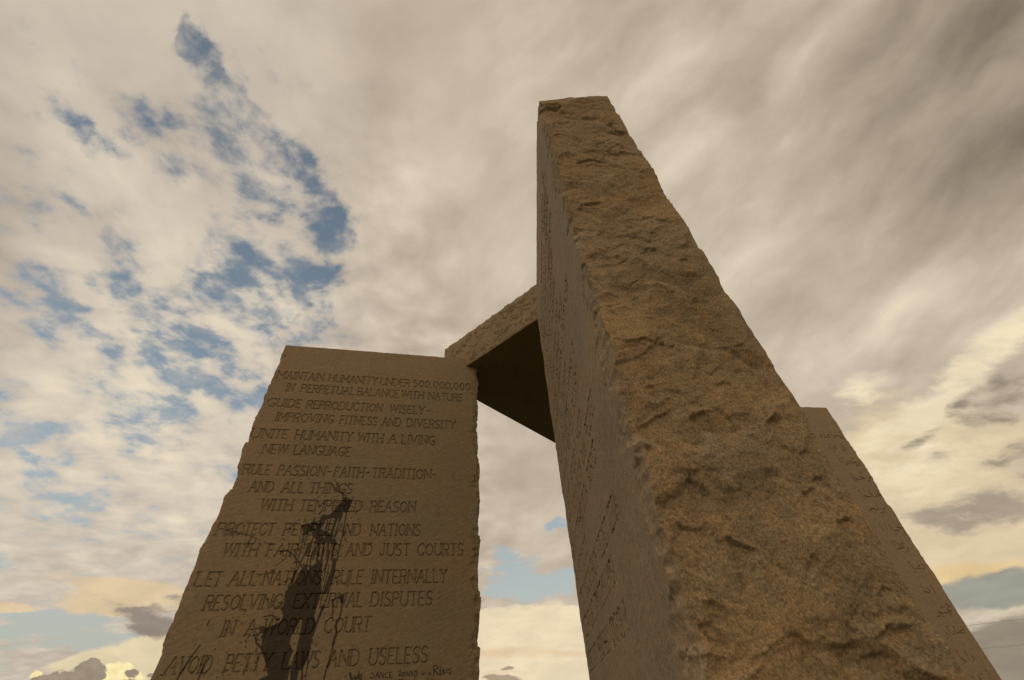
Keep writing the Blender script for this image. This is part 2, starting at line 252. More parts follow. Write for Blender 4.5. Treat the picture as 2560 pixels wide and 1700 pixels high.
# ------------------------------------------------------------------ stroke alphabet for the carved lines (x 0..10, y 0..10, 'a' = 10)
GL = {
'A': ('005aa0;2484', .82), 'B': ('000a6a99966505;65a4a17000', .66), 'C': ('a88a5a1805125080a2', .74), 'D': ('000a5a98a5925000', .78),
'E': ('a0000aaa;0575', .58), 'F': ('000aaa;0575', .56), 'G': ('a88a5a1805125080a2a464', .8), 'H': ('000a;a0aa;05a5', .78),
'I': ('505a', .16), 'J': ('7a72502002', .5), 'K': ('000a;aa05;35a0', .7), 'L': ('0a00a0', .56), 'M': ('000a53aaa0', .92),
'N': ('000aa0aa', .8), 'O': ('5a1805125092a5985a', .84), 'P': ('000a7aa8a67505', .6), 'R': ('000a7aa8a67505;55a0', .66),
'S': ('a97a3a081694a2703001', .58), 'T': ('505a;0aaa', .7), 'U': ('0a023070a2aa', .74), 'V': ('0a50aa', .78), 'W': ('0a205a80aa', 1.08),
'X': ('00aa;0aa0', .72), 'Y': ('5055;0a55aa', .74), 'Z': ('0aaa00a0', .66), '5': ('9a1a0666a4925001', .6), '0': ('5a1805125092a5985a', .64),
',': ('4120', .17), '.': ('4051', .2), '-': ('0595', .3),
'П': ('000aaaa0', .78), 'У': ('0a55;aa2000', .7), 'Ь': ('0a0070a1a47505', .62), 'З': ('094a9a964565;45a4a15001', .6), 'Л': ('00203aaaa0', .76),
'И': ('0a00aaa0', .78), 'Й': ('0a00aaa0;4a6a', .78), 'Г': ('000aaa', .56), 'Д': ('00a0;204a9a90', .84), 'Ы': ('0a0050616455 05;a0aa'.replace(' ', ''), .9),
'Ш': ('0a00a0aa;505a', 1.0), 'Щ': ('0a00a0aa;505a', 1.05), 'Б': ('9a0a0070a1a47505', .64), 'Я': ('a0aa3a080635a5;5500', .66), 'Ж': ('505a;00450a;a065aa', 1.0),
'Ц': ('0a0090;9a90', .8), 'Ч': ('0a0635a6;a0aa', .7), 'Ю': ('000a;0535;7a4845527092a5987a', 1.0),
}
GL.update({k: GL[v] for k, v in {'С': 'C', 'Т': 'T', 'Е': 'E', 'М': 'M', 'Н': 'H', 'О': 'O', 'А': 'A', 'К': 'K', 'В': 'B', 'Р': 'P', 'Х': 'X'}.items()})
def glyph(ch):
    g, w = GL[ch]; out = []
    for pl in g.split(';'):
        v = [int(c, 16) for c in pl]; out.append([(v[i]/10, v[i+1]/10) for i in range(0, len(v), 2)])
    return out, w
def word_strokes(word, s0, s1, z, cap):
    """strokes ((x,z),(x,z),width) of one word stretched between s0 and s1"""
    adv = [glyph(c)[1] for c in word]; gap = 0.24; n = len(word)
    k = (s1-s0)/(sum(adv)+gap*(n-1)) if n > 1 or word != '-' else (s1-s0)/adv[0]
    x = s0; out = []
    for c, w in zip(word, adv):
        for pl in glyph(c)[0]:
            P = [(x+px*w*k if w > .16 else x+w*k/2, z+py*cap) for px, py in pl]
            for a, b in zip(P, P[1:]):
                thick = abs(b[1]-a[1]) > abs(b[0]-a[0])
                out.append((a, b, 0.0108 if thick else 0.0082))
            for e, f, (ux, uy) in ((P[0], P[1], pl[0]), (P[-1], P[-2], pl[-1])):
                if uy in (0.0, 1.0) and abs(e[1]-f[1]) > 1.2*abs(e[0]-f[0]) and c not in ',.':
                    h = cap*0.085; out.append(((e[0]-h, e[1]), (e[0]+h, e[1]), 0.008))
        x += (w+gap)*k
    return out
def carve(S, Z, s, z, strokes, out, depth):
    """raster strokes as V grooves (or flat marks, depth 1) into out[z, s]"""
    for (a, b, w) in strokes:
        hw = w/2
        i0 = np.searchsorted(s, min(a[0], b[0])-hw); i1 = np.searchsorted(s, max(a[0], b[0])+hw)
        j0 = np.searchsorted(z, min(a[1], b[1])-hw); j1 = np.searchsorted(z, max(a[1], b[1])+hw)
        if i1 <= i0 or j1 <= j0: continue
        x = S[j0:j1, i0:i1]; y = Z[j0:j1, i0:i1]
        dx = b[0]-a[0]; dy = b[1]-a[1]; L2 = dx*dx+dy*dy+1e-12
        t = np.clip(((x-a[0])*dx+(y-a[1])*dy)/L2, 0, 1)
        d = np.hypot(x-a[0]-t*dx, y-a[1]-t*dy)
        v = np.clip((1-d/hw)*2.4, 0, 1)*depth
        np.maximum(out[j0:j1, i0:i1], v, out=out[j0:j1, i0:i1])
def fill(S, Z, s, z, poly, out, val):
    p = np.array(poly)/1000.0
    i0 = np.searchsorted(s, p[:, 0].min()); i1 = np.searchsorted(s, p[:, 0].max()); j0 = np.searchsorted(z, p[:, 1].min()); j1 = np.searchsorted(z, p[:, 1].max())
    x = S[j0:j1, i0:i1]; y = Z[j0:j1, i0:i1]; ins = np.zeros(x.shape, bool)
    for k in range(len(p)):
        x0, y0 = p[k-1]; x1, y1 = p[k]
        c = ((y0 > y) != (y1 > y))
        with np.errstate(divide='ignore', invalid='ignore'):
            ins ^= c & (x < (x1-x0)*(y-y0)/(y1-y0)+x0)
    out[j0:j1, i0:i1][ins] = val
def runs(lst):
    return [((a[0]/1000, a[1]/1000), (b[0]/1000, b[1]/1000), w/1000) for w, pts in lst for a, b in zip(pts, pts[1:])]

# carved lines, paint and pen marks, in millimetres on the face they belong to (along the face, above the ground)
ENGLISH=[(4550, [('MAINTAIN', 29, 432), ('HUMANITY', 487, 950), ('UNDER', 986, 1271), ('500,000,000', 1310, 1897)]), (4406, [('IN', 130, 195), ('PERPETUAL', 266, 756), ('BALANCE', 787, 1179), ('WITH', 1213, 1425), ('NATURE', 1477, 1821)]), (4226, [('GUIDE', 34, 305), ('REPRODUCTION', 363, 1045), ('WISELY', 1119, 1445), ('-', 1475, 1505)]), (4077, [('IMPROVING', 135, 628), ('FITNESS', 689, 1017), ('AND', 1068, 1238), ('DIVERSITY', 1297, 1755)]), (3901, [('UNITE', 13, 280), ('HUMANITY', 348, 826), ('WITH', 881, 1098), ('A', 1153, 1218), ('LIVING', 1268, 1569)]), (3752, [('NEW', 126, 315), ('LANGUAGE', 376, 837)]), (3562, [('RULE', 42, 242), ('PASSION', 303, 668), ('-', 690, 719), ('FAITH', 749, 983), ('-', 1003, 1033), ('TRADITION', 1057, 1555), ('-', 1571, 1599)]), (3416, [('AND', 133, 305), ('ALL', 376, 537), ('THINGS', 586, 915)]), (3270, [('WITH', 262, 488), ('TEMPERED', 546, 1017), ('REASON', 1092, 1447)]), (3085, [('PROTECT', 38, 408), ('PEOPLE', 484, 826), ('AND', 863, 1040), ('NATIONS', 1122, 1502)]), (2936, [('WITH', 116, 340), ('FAIR', 410, 616), ('LAWS', 681, 898), ('AND', 968, 1148), ('JUST', 1216, 1436), ('COURTS', 1497, 1851)]), (2747, [('LET', 36, 164), ('ALL', 224, 397), ('NATIONS', 441, 826), ('RULE', 907, 1115), ('INTERNALLY', 1181, 1730)]), (2600, [('RESOLVING', 123, 598), ('EXTERNAL', 685, 1139), ('DISPUTES', 1199, 1629)]), (2450, [('IN', 282, 351), ('A', 426, 486), ('WORLD', 536, 847), ('COURT', 917, 1217)]), (2263, [('AVOID', 49, 285), ('PETTY', 369, 631), ('LAWS', 705, 923), ('AND', 984, 1173), ('USELESS', 1242, 1622)])]
STAIN_AREAS=[[[844, 3417], [860, 3417], [884, 3387], [907, 3372], [931, 3366], [933, 3331], [922, 3293], [914, 3260], [895, 3260], [882, 3274], [882, 3236], [879, 3212], [875, 3196], [865, 3195], [850, 3221], [845, 3207], [831, 3203], [818, 3221], [805, 3219], [789, 3209], [770, 3212], [762, 3195], [759, 3167], [748, 3155], [748, 3132], [780, 3113], [813, 3102], [834, 3106], [851, 3079], [843, 3064], [868, 3053], [882, 3038], [882, 3023], [852, 3025], [828, 3032], [792, 3027], [783, 3019], [736, 3018], [712, 3027], [726, 3049], [715, 3067], [693, 3075], [681, 3116], [661, 3113], [653, 3086], [637, 3094], [628, 3097], [614, 3124], [582, 3162], [611, 3166], [654, 3174], [667, 3190], [668, 3217], [675, 3219], [686, 3194], [717, 3174], [716, 3198], [723, 3218], [723, 3234], [742, 3249], [760, 3238], [775, 3238], [794, 3259], [813, 3279], [822, 3308], [830, 3329], [862, 3345]], [[682, 2858], [692, 2878], [752, 2872], [775, 2909], [808, 2909], [815, 2851], [836, 2740], [848, 2696], [844, 2649], [841, 2630], [834, 2593], [833, 2557], [845, 2530], [857, 2498], [854, 2429], [853, 2370], [854, 2329], [843, 2297], [835, 2258], [812, 2255], [815, 2186], [579, 2195], [584, 2216], [604, 2227], [639, 2228], [619, 2267], [579, 2331], [559, 2356], [543, 2382], [543, 2422], [527, 2449], [536, 2460], [506, 2476], [505, 2491], [523, 2502], [550, 2493], [581, 2504], [614, 2518], [630, 2537], [633, 2557], [603, 2601], [616, 2617], [612, 2662], [605, 2704], [623, 2738], [648, 2759]], [[970, 2670], [983, 2682], [1009, 2684], [1009, 2645], [1003, 2617], [992, 2627]]]
STAIN_GAPS=[[[753, 2538], [743, 2534], [738, 2503], [728, 2461], [715, 2446], [716, 2405], [733, 2379], [751, 2360], [742, 2332], [740, 2293], [755, 2261], [758, 2186], [776, 2185], [759, 2261], [766, 2320], [768, 2356], [766, 2396], [766, 2445], [763, 2491], [758, 2534]], [[690, 3155], [702, 3153], [709, 3132], [698, 3136]], [[759, 3085], [767, 3083], [765, 3071]], [[774, 3083], [786, 3079], [787, 3060], [776, 3068]], [[860, 3398], [872, 3396], [871, 3383], [862, 3385]], [[709, 2865], [723, 2860], [728, 2832], [717, 2842]], [[701, 2832], [714, 2822], [712, 2812]]]
STAIN_RUNS=[(13, [[907, 3260], [910, 3184], [910, 3141], [916, 3095], [910, 3060], [908, 2986], [909, 2908]]), (24, [[843, 3207], [836, 3168], [832, 3117], [830, 3102]]), (11, [[868, 3199], [864, 3164], [859, 3133], [859, 3098], [859, 3060]]), (10, [[778, 3210], [778, 3155], [772, 3117]]), (10, [[800, 3211], [797, 3156], [798, 3117]]), (11, [[702, 3067], [702, 3023], [697, 2969], [686, 2940]]), (8, [[653, 3086], [654, 3023], [653, 2987]]), (9, [[750, 3019], [740, 2954], [736, 2912]]), (20, [[866, 3027], [864, 2968], [869, 2908]]), (8, [[792, 3027], [798, 2968], [800, 2911]]), (7, [[821, 3030], [826, 2940], [830, 2908]]), (7, [[692, 3019], [690, 2951]]), (10, [[617, 3150], [632, 3030]]), (10, [[658, 3151], [650, 3019]]), (11, [[701, 3061], [669, 2944], [646, 2842], [635, 2777]]), (10, [[701, 3019], [702, 2870]]), (10, [[730, 3025], [720, 2939], [728, 2865]]), (18, [[761, 3025], [765, 2919], [777, 2870]]), (13, [[792, 3025], [795, 2918], [792, 2846]]), (18, [[840, 2968], [841, 2894], [833, 2840]]), (37, [[892, 2908], [894, 2835], [882, 2764], [875, 2706]]), (12, [[899, 2809], [898, 2739], [890, 2657], [881, 2587], [864, 2529], [852, 2438]]), (9, [[862, 2856], [858, 2755], [851, 2696]]), (7, [[842, 2851], [840, 2765]]), (19, [[875, 2611], [868, 2556], [859, 2507]]), (15, [[847, 2692], [876, 2701], [874, 2686]]), (10, [[981, 2667], [947, 2656], [931, 2638], [946, 2591], [951, 2540]]), (13, [[1001, 2627], [1005, 2561], [998, 2521], [986, 2494], [1000, 2446], [993, 2390], [992, 2353], [985, 2296], [975, 2232], [973, 2178]]), (21, [[1001, 2446], [994, 2420], [991, 2378]]), (10, [[989, 2494], [996, 2472], [996, 2446]]), (13, [[832, 2258], [844, 2184]]), (7, [[854, 2301], [865, 2191]]), (12, [[180, 2408], [161, 2368], [147, 2320], [125, 2275], [119, 2229]]), (13, [[258, 2341], [244, 2309], [241, 2264], [238, 2219]]), (10, [[270, 2380], [276, 2390]]), (6, [[69, 3109], [77, 3126], [92, 3120], [112, 3109], [132, 3112], [154, 3109], [174, 3098], [190, 3098], [217, 3090], [246, 3084], [273, 3073]]), (5, [[129, 3112], [137, 3075]]), (11, [[268, 3073], [259, 3042], [266, 2999]]), (9, [[304, 3059], [299, 3026]]), (7, [[277, 3070], [304, 3059]]), (6, [[364, 3033], [408, 3020], [431, 3016]]), (7, [[112, 3109], [99, 3086]]), (5, [[196, 3095], [198, 3081]]), (7, [[326, 3055], [325, 3048]]), (15, [[498, 2970], [518, 2973], [546, 2977], [567, 2962], [598, 2941], [627, 2909], [625, 2892]]), (7, [[492, 2873], [519, 2896], [552, 2927]]), (7, [[600, 2959], [636, 2984], [683, 2998]]), (13, [[502, 2970], [504, 2948]]), (11, [[627, 2909], [646, 2892], [676, 2857]]), (6, [[595, 3086], [617, 3045], [610, 3016]]), (5, [[639, 3002], [605, 2994]]), (13, [[628, 2906], [611, 2892]]), (6, [[636, 3086], [636, 2987], [632, 2892], [638, 2817], [637, 2771]]), (20, [[636, 2837], [631, 2791], [628, 2764]]), (7, [[379, 2820], [411, 2813], [397, 2804]]), (6, [[486, 3064], [504, 3049]]), (6, [[410, 2817], [502, 2825]]), (11, [[612, 2788], [630, 2771], [613, 2732]]), (11, [[510, 2556], [563, 2563], [606, 2534]]), (15, [[516, 2468], [496, 2442], [509, 2412], [542, 2386]]), (11, [[481, 2488], [508, 2494]]), (20, [[638, 2232], [615, 2214]]), (8, [[616, 2617], [602, 2605]]), (6, [[760, 3532], [787, 3501], [810, 3466], [848, 3419]]), (5, [[723, 3513], [757, 3487], [794, 3444], [818, 3427]]), (6, [[785, 3448], [820, 3436], [847, 3423]]), (7, [[939, 3384], [928, 3365]]), (6, [[604, 3209], [617, 3193]]), (4, [[695, 3190], [720, 3194]])]
HANDWRITING=[(16, [[1129, 2227], [1148, 2188]]), (8, [[1148, 2188], [1162, 2206]]), (14, [[1162, 2209], [1173, 2187]]), (11, [[1173, 2187], [1187, 2230]]), (10, [[1188, 2201], [1207, 2207], [1203, 2216], [1190, 2216], [1187, 2198], [1210, 2190]]), (7, [[1265, 2222], [1264, 2194], [1281, 2197], [1284, 2209], [1277, 2220], [1264, 2223]]), (8, [[1294, 2195], [1304, 2224], [1317, 2194]]), (6, [[1298, 2205], [1312, 2204]]), (8, [[1322, 2194], [1324, 2223], [1343, 2193], [1343, 2224]]), (8, [[1366, 2220], [1353, 2212], [1354, 2195], [1369, 2192]]), (8, [[1397, 2221], [1380, 2220], [1382, 2191], [1399, 2192]]), (6, [[1380, 2207], [1393, 2208]]), (7, [[1444, 2196], [1441, 2224], [1453, 2222], [1456, 2213], [1444, 2210], [1460, 2196]]), (7, [[1473, 2218], [1466, 2210], [1468, 2199], [1476, 2195], [1483, 2204], [1480, 2214], [1473, 2218]]), (8, [[1492, 2223], [1495, 2200], [1507, 2196], [1511, 2222]]), (7, [[1521, 2195], [1519, 2222], [1533, 2196], [1533, 2223]]), (8, [[1544, 2221], [1544, 2191], [1559, 2197], [1560, 2212], [1545, 2222]]), (6, [[1590, 2209], [1593, 2196]]), (6, [[1589, 2216], [1590, 2214]]), (6, [[1600, 2196], [1600, 2207], [1610, 2208], [1614, 2195]]), (7, [[1644, 2207], [1632, 2205], [1631, 2197], [1644, 2198]]), (7, [[1643, 2210], [1647, 2194]]), (9, [[1669, 2188], [1665, 2243], [1687, 2243], [1692, 2229], [1670, 2220], [1704, 2192]]), (12, [[1710, 2218], [1713, 2192]]), (5, [[1710, 2239], [1717, 2232], [1711, 2227], [1705, 2233], [1710, 2239]]), (7, [[1728, 2193], [1730, 2224], [1745, 2194], [1751, 2226]]), (7, [[1779, 2224], [1763, 2217], [1761, 2201], [1779, 2199], [1780, 2211]]), (7, [[1780, 2211], [1780, 2190]]), (7, [[1437, 2180], [1446, 2182], [1451, 2178]]), (7, [[1456, 2179], [1470, 2181], [1472, 2176]]), (6, [[1630, 2177], [1639, 2180]]), (6, [[1630, 2179], [1623, 2169]]), (6, [[1655, 2173], [1654, 2165]]), (6, [[1667, 2176], [1665, 2164]])]
ARABIC=[[[[1913, 4596], [1908, 4504]], [[1875, 4482], [1882, 4484]], [[1904, 4488], [1917, 4478]], [[1899, 4502], [1842, 4506], [1856, 4530], [1829, 4535], [1813, 4508], [1766, 4505], [1782, 4532], [1812, 4534], [1795, 4497], [1752, 4474]], [[1825, 4576], [1840, 4572]], [[1749, 4587], [1744, 4496]], [[1716, 4543], [1680, 4534], [1669, 4510], [1702, 4505], [1621, 4503], [1641, 4553]], [[1575, 4540], [1590, 4511], [1550, 4497]]], [[[1620, 4409], [1618, 4322]], [[1651, 4343], [1671, 4361], [1682, 4351], [1692, 4338], [1662, 4327], [1651, 4343]], [[1695, 4338], [1645, 4294], [1619, 4296]], [[1692, 4386], [1710, 4385]], [[1813, 4381], [1788, 4363], [1815, 4355], [1798, 4339], [1823, 4333], [1805, 4309], [1765, 4305], [1759, 4332], [1771, 4349]], [[1802, 4409], [1805, 4401]], [[1782, 4263], [1791, 4261]], [[1826, 4259], [1833, 4260]], [[1583, 4352], [1574, 4321]]], [[[1624, 4206], [1643, 4133]], [[1676, 4207], [1683, 4128]], [[1709, 4148], [1717, 4131], [1744, 4139], [1716, 4112], [1671, 4106]], [[1744, 4139], [1792, 4163], [1795, 4134], [1754, 4105], [1757, 4124], [1807, 4139], [1859, 4140], [1825, 4154]], [[1813, 4191], [1839, 4194]], [[1828, 4110], [1832, 4107]], [[1909, 4155], [1874, 4135], [1901, 4133], [1875, 4105], [1838, 4109]]], [[[1662, 3999], [1647, 3911]], [[1666, 3957], [1686, 3920]], [[1694, 3934], [1714, 3928], [1685, 3897], [1653, 3889]], [[1761, 3962], [1748, 3919], [1708, 3915]], [[1778, 3948], [1810, 3945], [1829, 3930], [1746, 3919]], [[1802, 4000], [1821, 4000]], [[1916, 3948], [1881, 3930], [1908, 3923], [1875, 3895], [1848, 3900]]], [[[1623, 3780], [1635, 3696]], [[1702, 3793], [1711, 3781]], [[1667, 3716], [1683, 3709], [1674, 3692], [1632, 3669]], [[1679, 3699], [1763, 3703], [1759, 3757], [1776, 3784]], [[1755, 3755], [1793, 3703], [1830, 3703], [1892, 3717], [1869, 3739], [1833, 3717]], [[1876, 3772], [1891, 3765]]], [[[1637, 3566], [1700, 3555], [1602, 3535]], [[1688, 3543], [1724, 3538], [1742, 3563]], [[1673, 3514], [1678, 3510]], [[1728, 3510], [1733, 3506]], [[1796, 3519], [1753, 3508]], [[1800, 3557], [1827, 3558], [1794, 3521]]], [[[1623, 3381], [1621, 3308]], [[1686, 3384], [1681, 3307]], [[1742, 3371], [1750, 3294]], [[1768, 3302], [1814, 3313], [1790, 3277], [1748, 3266]], [[1798, 3287], [1878, 3333], [1836, 3347]], [[1918, 3390], [1889, 3264]], [[1877, 3286], [1873, 3272]]], [[[1650, 3194], [1640, 3135]], [[1686, 3193], [1696, 3132]], [[1663, 3110], [1750, 3121], [1723, 3163]], [[1694, 3129], [1720, 3114]], [[1750, 3174], [1768, 3170]], [[1794, 3102], [1790, 3124], [1800, 3110], [1772, 3081], [1748, 3080]]], [[[1690, 2984], [1698, 2914]], [[1725, 2914], [1745, 2904], [1702, 2876], [1681, 2882]], [[1821, 2949], [1773, 2938], [1757, 2913], [1790, 2916], [1729, 2908]], [[1858, 2948], [1854, 2915], [1814, 2911]]], [[[1662, 2771], [1654, 2699]], [[1654, 2699], [1700, 2686], [1719, 2692], [1729, 2706]], [[1776, 2754], [1768, 2675]], [[1694, 2726], [1699, 2722]], [[1719, 2708], [1722, 2725]]], [[[1837, 2561], [1794, 2534], [1825, 2513], [1700, 2501], [1678, 2515], [1670, 2487], [1617, 2470]], [[1810, 2581], [1825, 2576]], [[1741, 2554], [1742, 2549]], [[1788, 2487], [1793, 2482]], [[1691, 2478], [1694, 2474]]], [[[1818, 2358], [1770, 2348], [1770, 2332], [1805, 2334], [1736, 2334]], [[1732, 2393], [1725, 2331]], [[1706, 2349], [1695, 2328], [1667, 2327]], [[1664, 2396], [1642, 2334], [1632, 2318], [1571, 2293]], [[1603, 2340], [1618, 2331]]], [[[1680, 2193], [1677, 2130]], [[1592, 2197], [1594, 2139]], [[1614, 2126], [1625, 2115], [1592, 2098]], [[1729, 2151], [1728, 2128], [1693, 2104]], [[1602, 2139], [1607, 2120]]], [[[1592, 2009], [1588, 1961]], [[1663, 2012], [1652, 1958]], [[1786, 2020], [1793, 1958]], [[1776, 2042], [1780, 2037]], [[1703, 2021], [1709, 2018]], [[1588, 1961], [1694, 1948]]]]
LEDGES=[(12, 70, [[38, 3963], [99, 4041], [151, 4071], [237, 4061], [288, 4032]]), (14, 90, [[15, 3566], [63, 3632], [121, 3658], [173, 3651]]), (8, 50, [[9, 4354], [44, 4393], [102, 4389]]), (9, 60, [[288, 4080], [313, 4163], [359, 4213], [407, 4239]]), (8, 40, [[217, 4031], [301, 4141]]), (5, 40, [[95, 4727], [140, 4706]]), (5, 35, [[201, 4738], [227, 4719]]), (6, 40, [[303, 4760], [337, 4810], [371, 4815]]), (6, 40, [[351, 4482], [383, 4454]]), (8, 45, [[239, 3794], [265, 3855], [288, 3872]]), (7, 60, [[48, 3268], [89, 3267], [121, 3298]]), (9, 60, [[230, 3250], [282, 3281], [321, 3238]]), (7, 50, [[-5, 3495], [7, 3463], [29, 3431]]), (6, 30, [[238, 3707], [265, 3692]]), (6, 30, [[385, 3363], [418, 3365]]), (6, 50, [[380, 3529], [423, 3503]]), (6, 30, [[81, 3699], [120, 3717]]), (7, 45, [[361, 3160], [397, 3164]]), (8, 60, [[30, 3174], [132, 3187], [209, 3219]]), (5, 30, [[424, 4340], [464, 4352]]), (5, 30, [[224, 4285], [297, 4290]]), (6, 30, [[150, 4229], [194, 4197]]), (13, 90, [[17, 2776], [54, 2761], [112, 2764], [156, 2758], [197, 2744], [232, 2717]]), (8, 60, [[85, 2634], [105, 2637]]), (9, 60, [[70, 2591], [96, 2605], [118, 2603]]), (7, 50, [[138, 2594], [161, 2582], [195, 2572]]), (8, 30, [[153, 2868], [181, 2862]]), (5, 30, [[218, 2813], [242, 2808]]), (7, 40, [[225, 2783], [260, 2789]]), (7, 30, [[380, 2724], [403, 2714], [436, 2724]]), (6, 30, [[292, 2738], [312, 2739]]), (6, 30, [[364, 2638], [394, 2627]]), (9, 50, [[238, 2520], [260, 2509], [282, 2495], [288, 2473], [290, 2414], [318, 2378]]), (14, 100, [[168, 2484], [203, 2502], [236, 2503]]), (11, 90, [[13, 2469], [49, 2486], [96, 2515], [137, 2529]]), (9, 40, [[-4, 2405], [13, 2390], [30, 2380]]), (10, 80, [[291, 2465], [307, 2444], [352, 2444], [407, 2451]]), (8, 60, [[265, 2642], [293, 2634], [346, 2669]]), (8, 60, [[279, 2588], [319, 2603], [353, 2586]]), (6, 50, [[183, 2538], [227, 2547]]), (4, 20, [[202, 3064], [164, 2891]]), (4, 25, [[251, 2934], [204, 2893]]), (7, 40, [[16, 2958], [58, 2967], [91, 2971]]), (7, 40, [[14, 3016], [50, 3016], [89, 3005]]), (8, 70, [[39, 2320], [86, 2320], [132, 2313]]), (15, 70, [[123, 2160], [138, 2162], [155, 2154], [175, 2145], [195, 2129]]), (10, 60, [[41, 2215], [59, 2196], [81, 2188], [106, 2203]]), (8, 50, [[35, 2266], [44, 2260]]), (9, 70, [[97, 2321], [130, 2315]]), (8, 50, [[6, 2398], [30, 2381]]), (9, 60, [[28, 2046], [54, 2049], [85, 2031]]), (10, 80, [[-22, 1962], [2, 1963], [15, 1974]]), (9, 70, [[11, 2015], [43, 2018]]), (9, 40, [[309, 2118], [320, 2108]]), (9, 40, [[436, 2059], [451, 2048]]), (12, 70, [[397, 2180], [430, 2186], [451, 2178]]), (10, 60, [[404, 2269], [426, 2286], [449, 2293]]), (10, 60, [[364, 2245], [404, 2269]]), (14, 100, [[365, 1968], [413, 1980], [461, 1986]]), (9, 60, [[318, 1992], [343, 1979]]), (8, 50, [[279, 1951], [306, 1960]]), (11, 70, [[313, 1937], [361, 1945], [397, 1937]]), (9, 60, [[356, 2437], [386, 2457], [407, 2449]]), (9, 60, [[469, 2014], [470, 1988]])]
RUSSIAN = ['ПУСТЬ ЗЕМНОЕ НАСЕЛЕНИЕ НИКОГДА НЕ', 'ПРЕВЫШАЕТ 500.000.000. ПРЕБЫВАЯ В', 'ПОСТОЯННОМ РАВНОВЕСИИ С ПРИРОДОЙ', 'РАЗУМНО РЕГУЛИРУЙТЕ РОЖДАЕМОСТЬ.',
 'ПОВЫШАЯ ЦЕННОСТЬ ЖИЗНЕННОЙ', 'ПОДГОТОВКИ И МНОГООБРАЗИЯ', 'НАЙДИТЕ НОВЫЙ ЖИВОЙ ЯЗЫК.', 'СПОСОБНЫЙ ОБЪЕДИНИТЬ ЛЮДЕЙ'.replace('Ъ', 'Ь'), 'ПРОЯВЛЯЙТЕ ТЕРПИМОСТЬ В ВОПРОСАХ', 'ЧУВСТВ. ВЕРЫ. ТРАДИЦИЙ',
 'ПУСТЬ СПРАВЕДЛИВЫЕ ЗАКОНЫ И', 'БЕСПРИСТРАСТНЫЕ СУДЫ ВСТАНУТ', 'НА ЗАЩИТУ НАРОДОВ И НАЦИЙ', 'ПУСТЬ КАЖДАЯ НАЦИЯ САМА РЕШАЕТ', 'СВОИ ВНУТРЕННИЕ ДЕЛА. ВЫНОСЯ', 'НА МИРОВОЙ СУД', 'ПУСТЬ КАЖДАЯ НАЦИЯ РЕШАЕТ ДЕЛА', 'ОБЩЕНАРОДНЫЕ ПРОБЛЕМЫ МИРА', 'ИЗБЕГАЙТЕ МЕЛОЧНЫХ СПОРОВ И']

# ------------------------------------------------------------------ materials
def granite(name, tan, grey, rust, grain=1.0, rustamt=0.5, ripple=0.0, pale=0.0):
    m = bpy.data.materials.new(name); m.use_nodes = True; T = NT(m.node_tree)
    bs = T.n['Principled BSDF']; tc = T.new('ShaderNodeTexCoord').outputs['Object']
    big = T.noise(tc, 1.6, 4, 0.55); mid = T.noise(tc, 7.0, 5, 0.6); med = T.noise(tc, 26.0, 4, 0.6)
    c = T.mix(T.smooth(big, 0.36, 0.64), tan, grey)
    c = T.mix(T.mul(T.smooth(T.noise(tc, 3.3, 5, 0.6, 0.4), 0.52, 0.70), 0.45*grain), c, tuple(x*0.62 for x in grey))
    c = T.mix(T.mul(T.smooth(T.add(T.mul(mid, 0.6), T.mul(med, 0.4)), 0.47, 0.66), rustamt), c, rust)
    c = T.mix(T.mul(T.smooth(T.noise(tc, 210.0, 2, 0.6), 0.5, 0.66), 0.55*grain), c, tuple(x*k for x, k in zip(rust, (1.12, 1.06, 0.95))))
    sp = T.noise(tc, 170.0, 3, 0.7); sp2 = T.noise(tc, 420.0, 2, 0.6)
    g = T.add(T.mul(T.sub(sp, 0.5), 1.45*grain), T.mul(T.sub(sp2, 0.5), 0.9*grain))
    g = T.add(g, T.mul(T.sub(med, 0.5), 0.4))
    c = T.mix(1.0, c, T.ramp(T.add(g, 0.5), [(0.0, (0.30, 0.29, 0.28)), (0.35, (0.74, 0.73, 0.72)), (0.6, (1.08, 1.06, 1.03)), (1.0, (1.75, 1.65, 1.5))]), 'MULTIPLY')
    vo = T.new('ShaderNodeTexVoronoi', feature='F1'); T.put(vo.inputs['Vector'], tc); vo.inputs['Scale'].default_value = 150
    mica = T.math('GREATER_THAN', T.sep(vo.outputs['Color'])[0], 0.86)
    c = T.mix(T.mul(mica, 0.3*grain), c, (0.04, 0.034, 0.028))
    st = T.new('ShaderNodeAttribute', attribute_name='stain').outputs['Fac']
    c = T.mix(T.mul(st, T.mapr(med, 0.3, 0.7, 0.84, 0.96)), c, (0.034, 0.025, 0.018))
    T.put(bs.inputs['Base Color'], c)
    T.put(bs.inputs['Roughness'], T.mix(st, (0.9, 0.9, 0.9), (0.72, 0.72, 0.72)))
    bs.inputs['Specular IOR Level'].default_value = 0.15
    h = T.add(T.mul(sp, 0.0014*grain), T.mul(med, 0.003))
    if ripple:
        rp = T.noise(T.mapping(T.mapping(tc, rot=(0, R(28), 0)), scale=(14, 14, 60)), 1.0, 4, 0.6, dist=0.5)
        h = T.add(h, T.mul(rp, ripple))
    b = T.new('ShaderNodeBump'); b.inputs['Distance'].default_value = 1.0; b.inputs['Strength'].default_value = 0.8
    T.put(b.inputs['Height'], h); T.l.new(b.outputs[0], bs.inputs['Normal'])
    return m
M_FACE = granite('sawn_granite', (0.272, 0.204, 0.128), (0.250, 0.204, 0.140), (0.255, 0.174, 0.102), 0.5, 0.35, 0.002)
M_FAR = granite('smooth_granite', (0.30, 0.225, 0.148), (0.28, 0.225, 0.158), (0.29, 0.20, 0.122), 0.35, 0.3)
